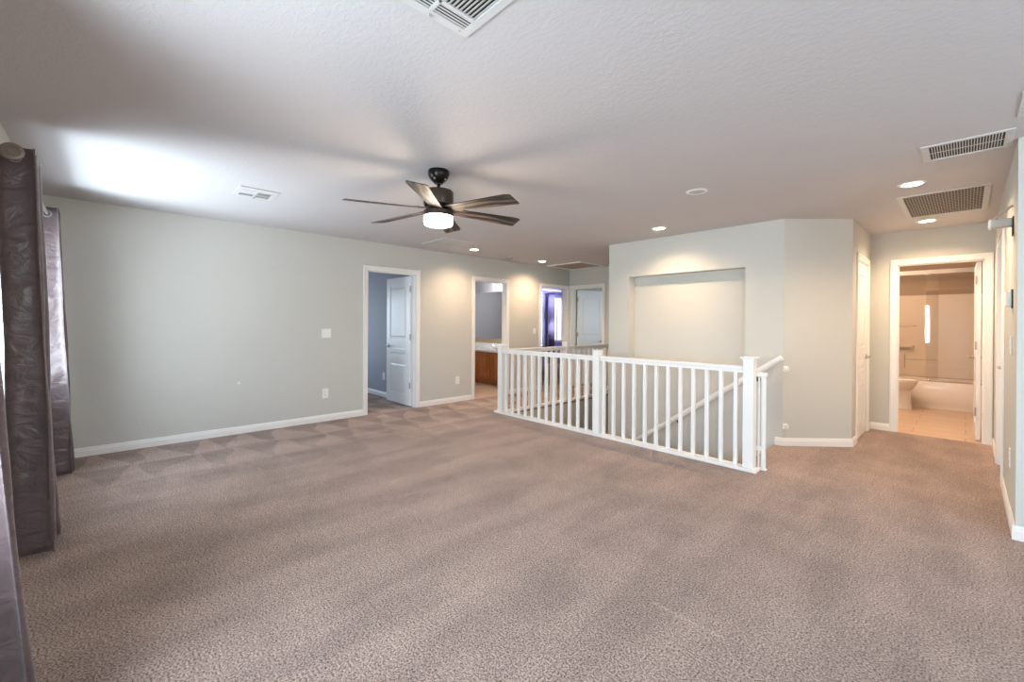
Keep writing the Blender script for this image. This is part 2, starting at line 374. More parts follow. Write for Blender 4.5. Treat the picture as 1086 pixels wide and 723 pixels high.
struct(B(-1.6, 1.1, YB+.01, 10.42, -.26, -.001).build('floor_bathroom', M_TILE))
struct(B(-4.65, -1.3, 4.1, YE, -2.82, -2.7).build('floor_downstairs', M_CARPET))
# stair flight down along the niche wall, landing, second flight
st = MB()
n = 8
for i in range(n):
    x1 = -1.42-.255*i; z = -.18*(i+1)
    st.box(x1-.275, x1, 4.21, YN, z-.22, z, .015)
st.box(-4.55, -3.44, 4.21, YN, -.18*9-.22, -.18*9, .01)
for i in range(6):
    y0 = YN+.255*i; z = -.18*(10+i)
    st.box(-4.55, -3.555, y0, y0+.275, z-.22, z, .015)
struct(st.build('stairs', M_CARPET))

# baseboards (profile with an eased top)
def baseboard(name, p0, p1, nrm, h=.085, t=.014):
    p0, p1, nv = Vector((*p0, 0)), Vector((*p1, 0)), Vector((*nrm, 0)).normalized()
    prof = [(0, 0), (t, 0), (t, h*.66), (t*.72, h*.74), (t*.66, h*.9), (t*.3, h), (0, h)]
    b = bmesh.new(); rings = []
    for p in (p0, p1): rings.append([b.verts.new(p+nv*(a+.0005)+Vector((0, 0, z))) for a, z in prof])
    b.faces.new(rings[0]); b.faces.new(rings[1]); k = len(prof)
    for i in range(k): b.faces.new((rings[0][i], rings[0][(i+1) % k], rings[1][(i+1) % k], rings[1][i]))
    bmesh.ops.recalc_face_normals(b, faces=b.faces); m = MB(); m.add(b)
    return struct(m.build(name, M_TRIM))
baseboard('baseboard_left', (XL, -.46), (XL, 2.589), (1, 0))
baseboard('baseboard_left', (XL, 3.49), (XL, 4.506), (1, 0))
baseboard('baseboard_left', (XL, 5.364), (XL, 6.18), (1, 0))
baseboard('baseboard_window', (XL+.015, -.46), (2.5, -.46), (0, 1))
baseboard('baseboard_right', (2.5, -.445), (2.5, 4.02), (-1, 0))
baseboard('baseboard_return', (XR-.014, 4.02), (2.485, 4.02), (0, -1))
baseboard('baseboard_hall', (XR, 4.006), (XR, G0-IN), (-1, 0))
baseboard('baseboard_hall', (XR, G1+IN), (XR, YB), (-1, 0))
baseboard('baseboard_niche', (-1.42, YN), (-1.341, YN), (0, -1))
baseboard('baseboard_diagonal', (-1.347, YN), (XC, 5.80), (1, -1))
baseboard('baseboard_closet', (XC, 5.79), (XC, 6.017), (1, 0))
baseboard('baseboard_closet', (XC, 6.851), (XC, YB), (1, 0))
baseboard('baseboard_bath', (XC+.014, YB), (-.644, YB), (0, -1))
baseboard('baseboard_end', (-4.879, YE), (-4.66, YE), (0, -1))
baseboard('baseboard_bedroom', (-9.0, 3.52), (XL-.12, 3.52), (0, -1))

# door casings: flat board with a stepped outer bead, plus jamb lining and stop
def casing(name, ax, face, sgn, s0, s1, depth, zt=DH):
    """face = wall face coordinate, sgn = direction into the room seen, s0..s1 = opening"""
    b = MB()
    def bx(a0, a1, n0, n1, z0, z1, bev=0):
        n0, n1 = sorted((face+sgn*n0, face+sgn*n1))
        if ax == 'x': b.box(n0, n1, a0, a1, z0, z1, bev)
        else: b.box(a0, a1, n0, n1, z0, z1, bev)
    w = IN
    for o0, o1, i0, i1 in ((s0-w, s0-w+.02, s0-w+.02, s0+.004), (s1+w-.02, s1+w, s1-.004, s1+w-.02)):
        bx(o0, o1, 0, .017, 0, zt+w, .003); bx(i0, i1, 0, .011, 0, zt+w-.02, .002)
    bx(s0-w, s1+w, 0, .0172, zt+w-.02, zt+w+.0004, .003); bx(s0-.004, s1+.004, 0, .0112, zt-.004, zt+w-.02, .002)
    for a0, a1 in ((s0-.001, s0+.012), (s1-.012, s1+.001)): bx(a0, a1, .002, -depth, 0, zt)
    bx(s0, s1, .002, -depth, zt-.012, zt+.001)
    for a0, a1 in ((s0+.012, s0+.022), (s1-.022, s1-.012)): bx(a0, a1, -depth*.35, -depth*.35-.03, 0, zt-.012)
    bx(s0+.012, s1-.012, -depth*.35, -depth*.35-.03, zt-.022, zt-.012)
    return struct(b.build(name, M_TRIM))
casing('trim_1', 'x', XL, 1, A0, A1, .12)
casing('trim_2', 'x', XL, 1, B0, B1, .12)
casing('trim_3', 'x', XL, 1, C0, C1, .12)
casing('trim_4', 'y', YE, -1, D0, D1, .12)
casing('trim_5', 'y', YB, -1, E0, E1, .12)
casing('trim_6', 'x', XC, 1, K0, K1, .12)
casing('trim_7', 'x', XR, -1, G0, G1, .12)

# door leaves: moulded four-panel slab, hinge edge on local x = 0, leaf runs +x, thickness along y
def door(name, loc, rz, width, label, hinge_side=1, levers=(1, -1), z0=.012, knob_w=None):
    e = empty(name, loc, rz); struct(e)
    h = DH-.022; w = width; t = .0175
    PAN = [(.17, .66), (.78, .92), (1.04, h-.14)]; mx = .115
    b = MB().box(.02, w-.02, -t*.55, t*.55, z0+.01, h-.01)
    zz = [z0]+[v for p in PAN for v in p]+[h]
    for a, c in zip(zz[::2], zz[1::2]): b.box(mx, w-mx, -t, t, a, c)
    b.box(0, mx, -t, t, z0, h); b.box(w-mx, w, -t, t, z0, h)
    for a, c in PAN:
        for sg in (-1, 1):
            q = bmesh.new()
            o = [(mx, a), (w-mx, a), (w-mx, c), (mx, c)]; i1 = [(mx+.03, a+.03), (w-mx-.03, a+.03), (w-mx-.03, c-.03), (mx+.03, c-.03)]
            i2 = [(mx+.045, a+.045), (w-mx-.045, a+.045), (w-mx-.045, c-.045), (mx+.045, c-.045)]
            lv = [[q.verts.new((x, sg*d, z)) for x, z in l] for l, d in ((o, t*.56), (i1, t*.6), (i2, t*.92))]
            for A_, B_ in zip(lv, lv[1:]):
                for k in range(4): q.faces.new((A_[k], A_[(k+1) % 4], B_[(k+1) % 4], B_[k]))
            q.faces.new(lv[2]); bmesh.ops.recalc_face_normals(q, faces=q.faces)
            if (lv[2][0].link_faces[0].normal.y > 0) != (sg > 0): pass
            b.add(q)
    b.build('door_leaf', M_DOOR, e)
    for z in (.33, 1.08, 1.82):
        hb = MB().box(-.028, .004, hinge_side*(t+.001), hinge_side*(t+.004), z-.045, z+.045, .001).cyl((-.004, hinge_side*(t+.006), z-.048), (-.004, hinge_side*(t+.006), z+.048), .007, 10)
        hb.build('hinge', M_STEEL, e, smooth=True)
    hd = MB()
    for sg in levers:
        M = Matrix.Translation((w-.065, sg*t, .92)) @ Matrix.Rotation(-sg*math.pi/2, 4, 'X')
        hd.lathe([(.031, 0), (.031, .006), (.026, .012), (.011, .016), (.011, .05), (0, .052)], 20, M)
        hd.tube([(w-.065, sg*(t+.045), .92), (w-.09, sg*(t+.048), .921), (w-.13, sg*(t+.047), .919), (w-.175, sg*(t+.042), .914)], .0085, 10)
    hd.build('door_handle', M_STEEL, e, smooth=True)
    return e
door('door_1', (XL-.125, A1-.005-.0175, 0), math.pi, A1-A0-.03, '', 1)
door('door_2', (D0+.03, YE+.145, 0), math.radians(80), D1-D0-.03, '', -1)
door('door_3', (.098, YB+.135, 0), math.radians(91.0), E1-E0-.03, '', 1)
door('door_4', (XC-.0195, K0+.015, 0), math.pi/2, K1-K0-.03, '', -1, levers=(-1,))
door('door_5', (XR+.06, G0+.015, 0), math.pi/2, G1-G0-.03, '', 1)

# windows
def window(name, x0, x1, z0, z1, ax='y', face=-.52):
    e = empty(name, (0, 0, 0)); struct(e)
    def bx(b, a0, a1, d0, d1, c0, c1, bev=.003):
        return b.box(a0, a1, face+d0, face+d1, c0, c1, bev) if ax == 'y' else b.box(face+d0, face+d1, a0, a1, c0, c1, bev)
    f = MB(); w = .045
    bx(f, x0, x0+w, -.03, .03, z0, z1); bx(f, x1-w, x1, -.03, .03, z0, z1); bx(f, x0, x1, -.03, .03, z0, z0+w); bx(f, x0, x1, -.03, .03, z1-w, z1)
    bx(f, (x0+x1)/2-.02, (x0+x1)/2+.02, -.02, .02, z0, z1)
    f.build('window_frame', M_TRIM, e)
    g = MB(); bx(g, x0+w, x1-w, -.003, .003, z0+w, z1-w, 0); g.build('window_pane', M_GLASS, e)
    s = MB(); bx(s, x0-.0, x1+.0, -.06, .09 if ax == 'y' else -.09, z0-.02, z0, .004) if ax == 'y' else bx(s, x0, x1, -.09, .06, z0-.02, z0, .004)
    s.build('window_sill', M_TRIM, e)
    return e
for k, (a, c, z0, z1) in enumerate(WIN): window('window_%d' % (k+1), a, c, z0, z1)
window('window_4', 1.1, 2.7, .70, 2.02, 'x', 2.56)  # unseen window, added for more even light
window('window_5', 10.56, 11.14, .72, 2.2, 'x', -9.35)
window('window_6', 1.5, 2.9, .7, 2.0, 'x', -9.05)  # unseen window, added with its lamp to light the bedroom
window('window_7', 8.0, 9.2, .8, 2.0, 'x', -3.95)  # added out of view so the corner bedroom gets light

# ------------------------------------------------------------------ ceiling fan
def fan():
    e = empty('ceiling_fan', (-2.735, 1.808, H))
    tag(e, 'dark six-blade ceiling fan with a lit drum glass light', 'ceiling fan')
    MB().lathe([(.078, 0), (.08, -.008), (.08, -.03), (.072, -.052), (.056, -.074), (.036, -.09), (.03, -.098), (.0, -.098)], 36).build('canopy', M_BRONZE, e, smooth=True)
    c = e.children[0]
    for a in (-60, 20): MB().cyl((.06*math.cos(math.radians(a)), .06*math.sin(math.radians(a)), -.07), (.067*math.cos(math.radians(a)), .067*math.sin(math.radians(a)), -.076), .007, 10).build('canopy_screw', M_STEEL, c, smooth=True)
    MB().lathe([(.0125, -.09), (.0125, -.125), (.022, -.128), (.022, -.15), (.0, -.15)], 20).build('downrod', M_BRONZE, e, smooth=True)
    MB().lathe([(.0, -.145), (.06, -.145), (.105, -.153), (.111, -.162), (.111, -.245), (.108, -.25), (.108, -.262), (0, -.262)], 48).build('motor_housing', M_BRONZE2, e, smooth=True)
    MB().lathe([(.0, -.262), (.085, -.262), (.085, -.304), (0, -.304)], 32).build('blade_hub', M_BRONZE, e, smooth=True)
    MB().lathe([(.0, -.304), (.108, -.304), (.112, -.308), (.112, -.340), (.108, -.344), (0, -.344)], 48).build('light_housing', M_BRONZE2, e, smooth=True)
    MB().lathe([(.0, -.344), (.108, -.344), (.108, -.396), (.101, -.408), (.084, -.413), (0, -.413)], 48).build('glass_shade', M_LAMP, e, smooth=True)
    zb = -.290
    for k in range(6):
        a = math.radians(14.9+60*k)
        M = Matrix.Rotation(a, 4, 'Z') @ Matrix.Translation((0, 0, zb)) @ Matrix.Rotation(math.radians(1.6), 4, 'Y') @ Matrix.Rotation(math.radians(PITCH), 4, 'X')
        me = MB().prism([(.10, -.048), (.63, -.073), (.672, -.060), (.672, .068), (.66, .073), (.10, .050)], -.0035, .0035, None, .0015)
        bl = me.build('fan_blade', M_BLADE, e); bl.matrix_local = M
        ir = MB().prism([(.07, -.025), (.15, -.035), (.19, -.02), (.19, .02), (.15, .035), (.07, .025)], .0036, .0075, None, .001)
        for y in (-.016, .016): ir.cyl((.155, y, .0074), (.155, y, .0095), .005, 8)
        ir.build('blade_iron', M_BRONZE, bl, smooth=False)
    l = lamp('fan_light', 'POINT', (0, 0, -.47), 18, (1, .80, .58), size=.11); l.parent = e
PITCH = -12
fan()

# ------------------------------------------------------------------ recessed lights
def downlight(x, y, label, e_=13, lit=True, blend=.9):
    e = empty('recessed_light', (x, y, H)); tag(e, label, 'ceiling light', 'lit recessed ceiling lights' if lit else None)
    MB().lathe([(.062, -.0005), (.066, -.007), (.078, -.006), (.086, -.0015), (.088, -.0003)], 36, cap=False).build('trim_ring', M_PLASTIC, e, smooth=True)
    if lit:
        MB().lathe([(0, -.0045), (.045, -.0055), (.064, -.003), (.064, -.0004), (0, -.0004)], 32).build('lens', M_CAN, e, smooth=True)
        l = lamp('recessed_light_beam', 'SPOT', (0, 0, -.03), e_, WARM, size=.05, spot=150, blend=blend); l.parent = e
    else:
        MB().lathe([(0, -.006), (.035, -.010), (.05, -.008), (.064, -.003), (.064, -.0004), (0, -.0004)], 32).build('lens', M_GREYPL, e, smooth=True)
downlight(-2.512, 4.764, 'lit recessed ceiling light in front of the wall niche above the stairwell', 50)
downlight(-5.231, 4.118, 'lit recessed ceiling light by the left wall just beyond the ceiling fan', 46)
downlight(-5.324, 5.767, 'lit recessed ceiling light between the smoke detector and the ceiling hatch', 54)
downlight(-.307, 4.711, 'lit recessed ceiling light between the two return air grilles', 62)
downlight(-.299, 6.465, 'lit recessed ceiling light above the bathroom doorway at the hall end', 58)
downlight(-1.595, 3.679, 'unlit round eyeball ceiling light, the only dark one, in mid ceiling', 0, False)
sd = empty('smoke_detector', (-5.40, 5.02, H)); tag(sd, 'small round smoke detector on the ceiling near the left wall', 'smoke detector')
MB().lathe([(0, -.0005), (.062, -.0005), (.062, -.008), (0, -.008)], 28).build('base_plate', M_GREYPL, sd, smooth=True)
MB().lathe([(.055, -.008), (.05, -.026), (.03, -.038), (.012, -.040), (0, -.040)], 28).build('dome', M_HATCH, sd, smooth=True)

# ------------------------------------------------------------------ vents
def frame(b, x0, x1, y0, y1, f, z0, z1, bev, g=None):
    g = g or f
    b.prism([(x0, y0), (x1, y0), (x1-f, y0+g), (x0+f, y0+g)], z0, z1).prism([(x1, y1), (x0, y1), (x0+f, y1-g), (x1-f, y1-g)], z0, z1)
    b.prism([(x0, y1), (x0, y0), (x0+f, y0+g), (x0+f, y1-g)], z0, z1).prism([(x1, y0), (x1, y1), (x1-f, y1-g), (x1-f, y0+g)], z0, z1)
    return b
def register(cx, cy, w, label, mirror=1):
    """three-way supply register, side w; face just under the ceiling"""
    e = empty('ceiling_vent', (cx, cy, H)); tag(e, label, 'air vent', 'white supply air registers')
    h = w/2; f = .032; z0, z1 = -.010, -.0005
    b = MB()
    frame(b, -h, h, -h, h, f, z0, z1, .003)
    xs = -h+f+.055
    b.box(xs, xs+.014, -h+f, h-f, z0, z1, .002).box(h-f-.069, h-f-.055, -h+f, h-f, z0, z1, .002); b.box(-h+f, h-f, -.008, .008, z0, z1, .002)
    b.build('vent_frame', M_VENT, e)
    B(-h+f+.0005, h-f-.0005, -h+f+.0005, h-f-.0005, -.0018, -.0003).build('duct_opening', M_DUCTSHADE, e)  # thin plate under the ceiling, dark colour stands for duct shade
    for s0 in (-h+f, h-f-.055):
        for ya, yb in ((-h+f, -.008), (.008, h-f)):
            for k in range(4):
                x = s0+.007+k*.0137
                M = Matrix.Translation((x, 0, -.006)) @ Matrix.Rotation(math.radians(18 if s0 < 0 else -18), 4, 'Y')
                MB().box(-.0052, .0052, ya, yb, -.0007, .0007, 0, 1, M).build('louver', M_VENT, e)
    xa, xb = xs+.014, h-f-.069
    for ya, yb in ((-h+f, -.008), (.008, h-f)):
        nn = max(5, int((yb-ya)/.0145))
        for k in range(nn):
            y = ya+(k+.5)*(yb-ya)/nn
            M = Matrix.Translation((0, y, -.006)) @ Matrix.Rotation(math.radians(-22 if ya < 0 else 22), 4, 'X')
            MB().box(xa, xb, -.0052, .0052, -.0007, .0007, 0, 1, M).build('louver', M_VENT, e)
    MB().box(-h+.012, -h+.018, .0, .014, -.024, -.008, .001).build('damper_lever', M_GREYPL, e)
    for sx in (-1, 1):
        for sy in (-1, 1): MB().lathe([(0, -.0125), (.004, -.0115), (.0045, -.0098)], 10, Matrix.Translation((sx*(h-.016), sy*(h-.045), 0))).build('screw', M_STEEL, e, smooth=True)
    return e
register(-1.190, .850, .37, 'white supply air register at the top centre edge of the photo, closest to viewer')
register(-4.325, .952, .30, 'small white supply air register on the bright ceiling beside the left wall')

def grille(x0, x1, y0, y1, label, kind):
    cx, cy = (x0+x1)/2, (y0+y1)/2; w, d = (x1-x0)/2, (y1-y0)/2
    e = empty('return_air_grille', (cx, cy, H)); tag(e, label, 'air vent')
    f = .038; gy = .036 if kind == 'crate' else .024; z0, z1 = -.008, -.0005
    b = frame(MB(), -w, w, -d, d, f, z0, z1, .004, gy)
    b.build('grille_frame', M_VENT, e)
    B(-w+f+.0005, w-f-.0005, -d+gy+.0005, d-gy-.0005, -.0018, -.0003).build('duct_opening', M_DUCTSHADE if kind != 'slat' else M_GREYPL, e)  # solid plate, its colour stands for the shade behind the grille
    if kind == 'bar':
        B(-w+f, w-f, -.005, .005, -.005, -.0036).build('centre_bar', M_VENT, e)
        nn = 26
        for k in range(1, nn):
            x = -w+f+k*(2*w-2*f)/nn
            B(x-.0024, x+.0024, -d+gy, d-gy, -.0034, -.0021).build('grille_bar', M_VENT, e)
    elif kind == 'crate':
        nn = 26
        for k in range(1, nn):
            x = -w+f+k*(2*w-2*f)/nn
            B(x-.0022, x+.0022, -d+gy, d-gy, -.0034, -.0021).build('grille_bar', M_GREYPL, e)
        mm = 15
        for k in range(1, mm):
            y = -d+gy+k*(2*d-2*gy)/mm
            B(-w+f, w-f, y-.010, y+.010, -.0052, -.0036).build('grille_slat', M_HATCH, e)
    else:
        nn = 7
        for k in range(nn):
            x = -w+f+(k+.5)*(2*w-2*f)/nn; pw = (2*w-2*f)/nn
            M = Matrix.Translation((x, 0, -.0045)) @ Matrix.Rotation(math.radians(2.5), 4, 'Y')
            MB().box(-pw*.5, pw*.40, -d+gy, d-gy, -.001, .001, 0, 1, M).build('grille_slat', M_VENT, e)
    for sx in (-1, 1):
        for sy in (-1, 1): MB().lathe([(0, -.0105), (.005, -.0095), (.0055, -.0075)], 10, Matrix.Translation((sx*(w-.018), sy*(d-.07), 0))).build('screw', M_STEEL, e, smooth=True)
    return e
grille(-.209, .192, 3.79, 4.14, 'white framed return grille with two rows of slots, nearer of the two in hall', 'bar')
grille(-.435, .135, 5.12, 6.17, 'large dark grid return grille in the hall ceiling between two lit lights', 'crate')
grille(-5.37, -4.76, 3.27, 3.79, 'pale flat slatted return grille on the ceiling behind the fan', 'slat')
grille(.185, .62, 3.24, 3.598, 'white vent frame at the right edge of the photo, only its corner showing', 'bar')
hz = empty('attic_hatch', (-5.23, 6.65, H)); tag(hz, 'plain ceiling hatch with white edge moulding above the landing doors', 'ceiling hatch')
fr = frame(MB(), -.42, .42, -.40, .40, .05, -.016, -.0005, 0)
fr.build('hatch_frame', M_TRIM, hz); B(-.369, .369, -.349, .349, -.008, -.0005).build('hatch_panel', M_HATCH, hz)

# ------------------------------------------------------------------ railings
RY = 4.165
def newel(b, x, y, h, w=.043, cap=True):
    b.box(x-w, x+w, y-w, y+w, .028, h, .003)
    b.box(x-w-.006, x+w+.006, y-w-.006, y+w+.006, .028, .10, .003) if False else None
def newel_cap(x, y, h, w=.043):
    b = MB().box(x-w-.005, x+w+.005, y-w-.005, y+w+.005, h-.022, h-.006, .002)
    b.prism([(x-w-.018, y-w-.018), (x+w+.018, y-w-.018), (x+w+.018, y+w+.018), (x-w-.018, y+w+.018)], h-.006, h+.012, None, .004)
    return b
g = empty('stair_railing', (-2.97, RY, 0)); tag(g, 'long white railing with square balusters along the open stairwell', 'railing')
IV = Matrix.Translation((2.97, -RY, 0))
def part(b, name, m, par, M): bmesh.ops.transform(b.bm, matrix=M, verts=b.bm.verts); return b.build(name, m, par)
part(B(-4.72, -1.245, RY-.07, RY+.045, .0005, .028, .004), 'bottom_plate', M_TRIM, g, IV)
ZR = .925
for xa, xb in ((-4.585, -2.998), (-2.905, -1.368)):
    rb = MB().box(xa, xb, RY-.033, RY+.033, ZR-.03, ZR, .007).box(xa, xb, RY-.022, RY+.022, ZR-.058, ZR-.029, .002)
    part(rb, 'top_rail', M_TRIM, g, IV)
for x, h, c in ((-4.628, .975, 1), (-2.951, .985, 0), (-1.322, 1.0, 1)):
    nb = MB(); nb.box(x-.043, x+.043, RY-.043, RY+.043, .028, h, .003); nw = part(nb, 'newel_post', M_TRIM, g, IV)
    if c: part(newel_cap(x, RY, h), 'post_cap', M_TRIM, nw, IV)
    else: part(MB().box(x-.046, x+.046, RY-.046, RY+.046, h, h+.008, .003), 'post_cap', M_TRIM, nw, IV)
for x in [-4.53+.129*i for i in range(12)]+[-2.864+.1298*i for i in range(12)]:
    part(B(x-.016, x+.016, RY-.016, RY+.016, .028, ZR-.05, .002), 'baluster', M_TRIM, g, IV)
# railing on the landing side
RX = -4.60
g2 = empty('stair_railing', (RX, 5.6, 0)); tag(g2, 'white railing on the far landing side of the stairwell, behind the long one', 'railing')
IV2 = Matrix.Translation((-RX, -5.6, 0))
part(B(RX-.05, RX+.05, 4.24, 7.11, .0005, .028, .004), 'bottom_plate', M_TRIM, g2, IV2)
for ya, yb in ((4.212, 5.557), (5.645, 7.03)):
    part(MB().box(RX-.033, RX+.033, ya, yb, ZR-.03, ZR, .007).box(RX-.022, RX+.022, ya, yb, ZR-.058, ZR-.029, .002), 'top_rail', M_TRIM, g2, IV2)
for y, h in ((5.60, .985), (7.072, .925)):
    nw = part(B(RX-.043, RX+.043, y-.043, y+.043, .028, h, .003), 'newel_post', M_TRIM, g2, IV2)
    part(newel_cap(RX, y, h) if h > .95 else MB().box(RX-.05, RX+.05, y-.05, y+.043, h-.03, h, .004), 'post_cap', M_TRIM, nw, IV2)
for y in [4.34+.1245*i for i in range(10)]+[5.73+.1265*i for i in range(11)]:
    part(B(RX-.016, RX+.016, y-.016, y+.016, .028, ZR-.05, .002), 'baluster', M_TRIM, g2, IV2)

# wall handrail going down
hr = empty('handrail', (-1.36, 5.2, .94)); tag(hr, 'white sloping handrail fixed to the stairwell wall', 'handrail')
p0, p1 = Vector((.02, 0, .018)), Vector((-2.06, 0, .018-2.08*.713))
b = MB(); d = (p1-p0); L_ = d.length; Mh = Matrix.Translation(p0) @ d.to_track_quat('X', 'Z').to_matrix().to_4x4()
b.box(0, L_, -.03, .03, -.022, .022, .008, 2, Mh); b.box(0, L_, -.02, .02, -.034, -.02, .002, 1, Mh)
b.build('rail', M_TRIM, hr)
for t in (.12, .55, .9):
    q = p0+d*t
    MB().tube([q+Vector((0, 0, -.04)), q+Vector((0, .03, -.085)), q+Vector((0, .079, -.09))], .008, 8).lathe([(.026, 0), (.024, .005), (0, .007)], 16, Matrix.Translation(q+Vector((0, .0795, -.09))) @ Matrix.Rotation(math.pi/2, 4, 'X')).build('bracket', M_BRONZE, hr, smooth=True)

# retractable baby gate on the end newel
bg_ = empty('safety_gate', (-1.237, 4.262, 0)); tag(bg_, 'white retractable stair gate, rolled up beside the right newel post', 'gate')
MB().cyl((0, 0, .012), (0, 0, .835), .020, 24).build('roller_housing', M_PLASTIC, bg_, smooth=True)
MB().cyl((-.035, -.012, .02), (-.035, -.012, .835), .0075, 14).build('pull_bar', M_PLASTIC, bg_, smooth=True)
B(-.058, .026, -.03, .026, .835, .87, .006).build('top_cap', M_PLASTIC, bg_)
B(-.05, .026, -.026, .026, .0006, .012, .003).build('foot', M_PLASTIC, bg_)
B(-.064, -.01, -.024, .004, .172, .206, .004).build('lower_bracket', M_PLASTIC, bg_)
def hook(z, label):
    e = empty('gate_hook', (-1.333, 5.294, z), math.radians(-45)); tag(e, label, 'gate bracket', 'stair gate wall hooks')
    e.rotation_euler = (0, 0, math.radians(45))
    B(-.022, .022, -.009, .0, -.030, .030, .004).build('back_plate', M_PLASTIC, e)
    MB().box(-.010, .018, -.034, -.008, -.012, .018, .004).box(.006, .018, -.042, -.028, -.018, .026, .003).build('hook', M_PLASTIC, e)
hook(.827, 'white gate hook on the angled wall corner, the upper one')
hook(.208, 'white gate hook low on the angled wall corner near the baseboard')

# ------------------------------------------------------------------ plates, switches, outlets, sensors
def plate(name, loc, rz, w, h, label, cat, kind, group=None):
    e = empty(name, loc, rz); tag(e, label, cat, group)   # local: x along wall, -y out of the wall
    B(-w/2, w/2, -.007, -.0003, -h/2, h/2, .0025).build('cover_plate', M_PLASTIC, e)
    if kind == 'outlet':
        for z in (-.021, .021):
            r = MB().prism([(-.015, -.013), (.015, -.013), (.017, 0), (.015, .013), (-.015, .013), (-.017, 0)], 0, .002, Matrix.Translation((0, -.007, z)) @ Matrix.Rotation(math.pi/2, 4, 'X')).build('receptacle', M_PLASTIC, e)
            MB().box(-.007, -.005, -.0094, -.0088, z-.003, z+.006).box(.005, .007, -.0094, -.0088, z-.002, z+.005).cyl((0, -.0094, z-.008), (0, -.0088, z-.008), .0025, 8).build('slots', M_BLACK, r)
    else:
        ks = [0] if kind == 1 else [-.023, .023]
        for x in ks: MB().box(x-.0165, x+.0165, -.0105, -.0065, -.033, .033, .002).build('rocker', M_PLASTIC, e)
    return e
HP = math.pi/2
plate('light_switch', (XL, 2.087, 1.154), HP, .118, .118, 'white double rocker switch on the left wall before the first doorway', 'light switch', 2)
plate('wall_outlet', (XL, 2.076, .364), HP, .078, .125, 'white outlet low on the left wall, below the double switch', 'outlet', 'outlet')
plate('wall_outlet', (XL, 4.208, .355), HP, .078, .125, 'white outlet low on the wall between the first two doorways', 'outlet', 'outlet')
plate('light_switch', (XL, 6.046, 1.15), HP, .076, .12, 'white single switch beside the purple lit bedroom doorway', 'light switch', 1)
plate('wall_outlet', (-7.0, 3.52, .36), 0, .078, .125, 'white outlet inside the dim room beyond the first doorway', 'outlet', 'outlet')
plate('light_switch', (XR, 4.44, 1.168), -HP, .08, .125, 'white switch on the hall wall at the right, below the wall sensor', 'light switch', 1)
plate('wall_outlet', (XR, 4.443, .406), -HP, .078, .125, 'white outlet low on the hall wall at the right', 'outlet', 'outlet')
pg = empty('wall_peg', (XL, 1.099, .588), HP); tag(pg, 'tiny white plastic peg sticking out of the left wall', 'peg')
MB().cyl((0, -.0003, 0), (0, -.012, 0), .012, 14).cyl((0, -.012, 0), (0, -.026, 0), .006, 12).build('peg', M_PLASTIC, pg, smooth=True)
th = empty('wall_sensor', (XR, 4.38, 1.478), -HP); tag(th, 'small white box sensor with black back plate on the right hall wall', 'sensor')
B(-.05, .05, -.006, -.0003, -.062, .062, .002).build('back_plate', M_BLACK, th); B(-.044, .044, -.034, -.006, -.05, .05, .006).build('sensor_body', M_PLASTIC, th)
sb = empty('wall_box', (XR, 4.36, 1.985), -HP); tag(sb, 'long grey box with white end cap jutting from the right hall wall, highest item', 'wall box')
B(-.045, .045, -.007, -.0003, -.085, .035, .002).build('back_plate', M_BLACK, sb)
B(-.04, .04, -.098, -.007, -.026, .026, .006).build('box_body', M_GREYPL, sb); B(-.043, .043, -.112, -.098, -.029, .029, .006).build('end_cap', M_PLASTIC, sb)
MB().tube([(0, -.09, .026), (-.0, -.07, .055), (0, -.045, .075), (0, -.02, .10), (0, -.004, .112)], .007, 8).build('cable_arm', M_HATCH, sb, smooth=True)

# ------------------------------------------------------------------ curtains
def curtain(xn, sx, folds, pitch, label, ztop, shift, zbot=.012, amp=.07, seed=0, grom=True):
    """grommet panel hanging on the rod; xn = x of its near face, sx = direction the folds go on"""
    e = empty('curtain', (xn, -.365, 0)); tag(e, label, 'curtain', 'brown satin grommet curtains')
    rnd = random.Random(seed); ph = [rnd.uniform(0, 6.28) for _ in range(12)]
    NZ, NS = 56, 22*folds
    b = bmesh.new(); grid = []
    for i in range(NZ+1):
        z = zbot+(ztop-zbot)*i/NZ; q = 1-(z-zbot)/(ztop-zbot); row = []
        for j in range(NS+1):
            t = folds*j/NS
            c = math.cos(math.pi*t); c = math.copysign(abs(c)**.8, c)
            a = amp*(1+.12*q)+.006*math.sin(5*z+ph[1]+t)*q
            y = a*c*1.0+shift*q**1.1
            x = sx*pitch*(t+ .16*math.sin(2*math.pi*t)) + .014*q*math.sin(2.2*z+1.3*t+ph[2])
            q1 = Vector((t*.7+seed, z*2.2+t*.8, y*6)); q2 = Vector((t*1.6+seed, z*7+t*2.5, y*14))
            w = (.020*noise.noise(q1)+.008*noise.noise(q2))*(.35+q*.65)
            row.append(b.verts.new((x+w, y+w*.4, z)))
        grid.append(row)
    for r0, r1 in zip(grid, grid[1:]):
        for j in range(NS): b.faces.new((r0[j], r0[j+1], r1[j+1], r1[j]))
    for f in b.faces: f.smooth = True
    m = MB(); m.add(b); 
    for f in m.bm.faces: f.smooth = True
    me = bpy.data.meshes.new('panel'); m.bm.to_mesh(me); m.bm.free(); o = bpy.data.objects.new('panel', me); COL.objects.link(o); me.materials.append(M_CURTAIN); o.parent = e
    sol = o.modifiers.new('thickness', 'SOLIDIFY'); sol.thickness = .003
    # seam hem near the free edge
    if grom:
        for k in range(folds):
            tx = sx*pitch*(k+.5)
            M = Matrix.Translation((tx, -.004, ztop-.055)) @ Matrix.Rotation(HP, 4, 'Y')
            MB().torus(.025, .0055, M).build('grommet', M_STEEL, e, smooth=True)
    return e
ROD_Z, ROD_Y = 2.172, -.369
curtain(-3.47, -1, 5, .075, 'brown satin curtain reaching the floor, middle one below the rod finial', 2.225, .072, amp=.072, seed=3)
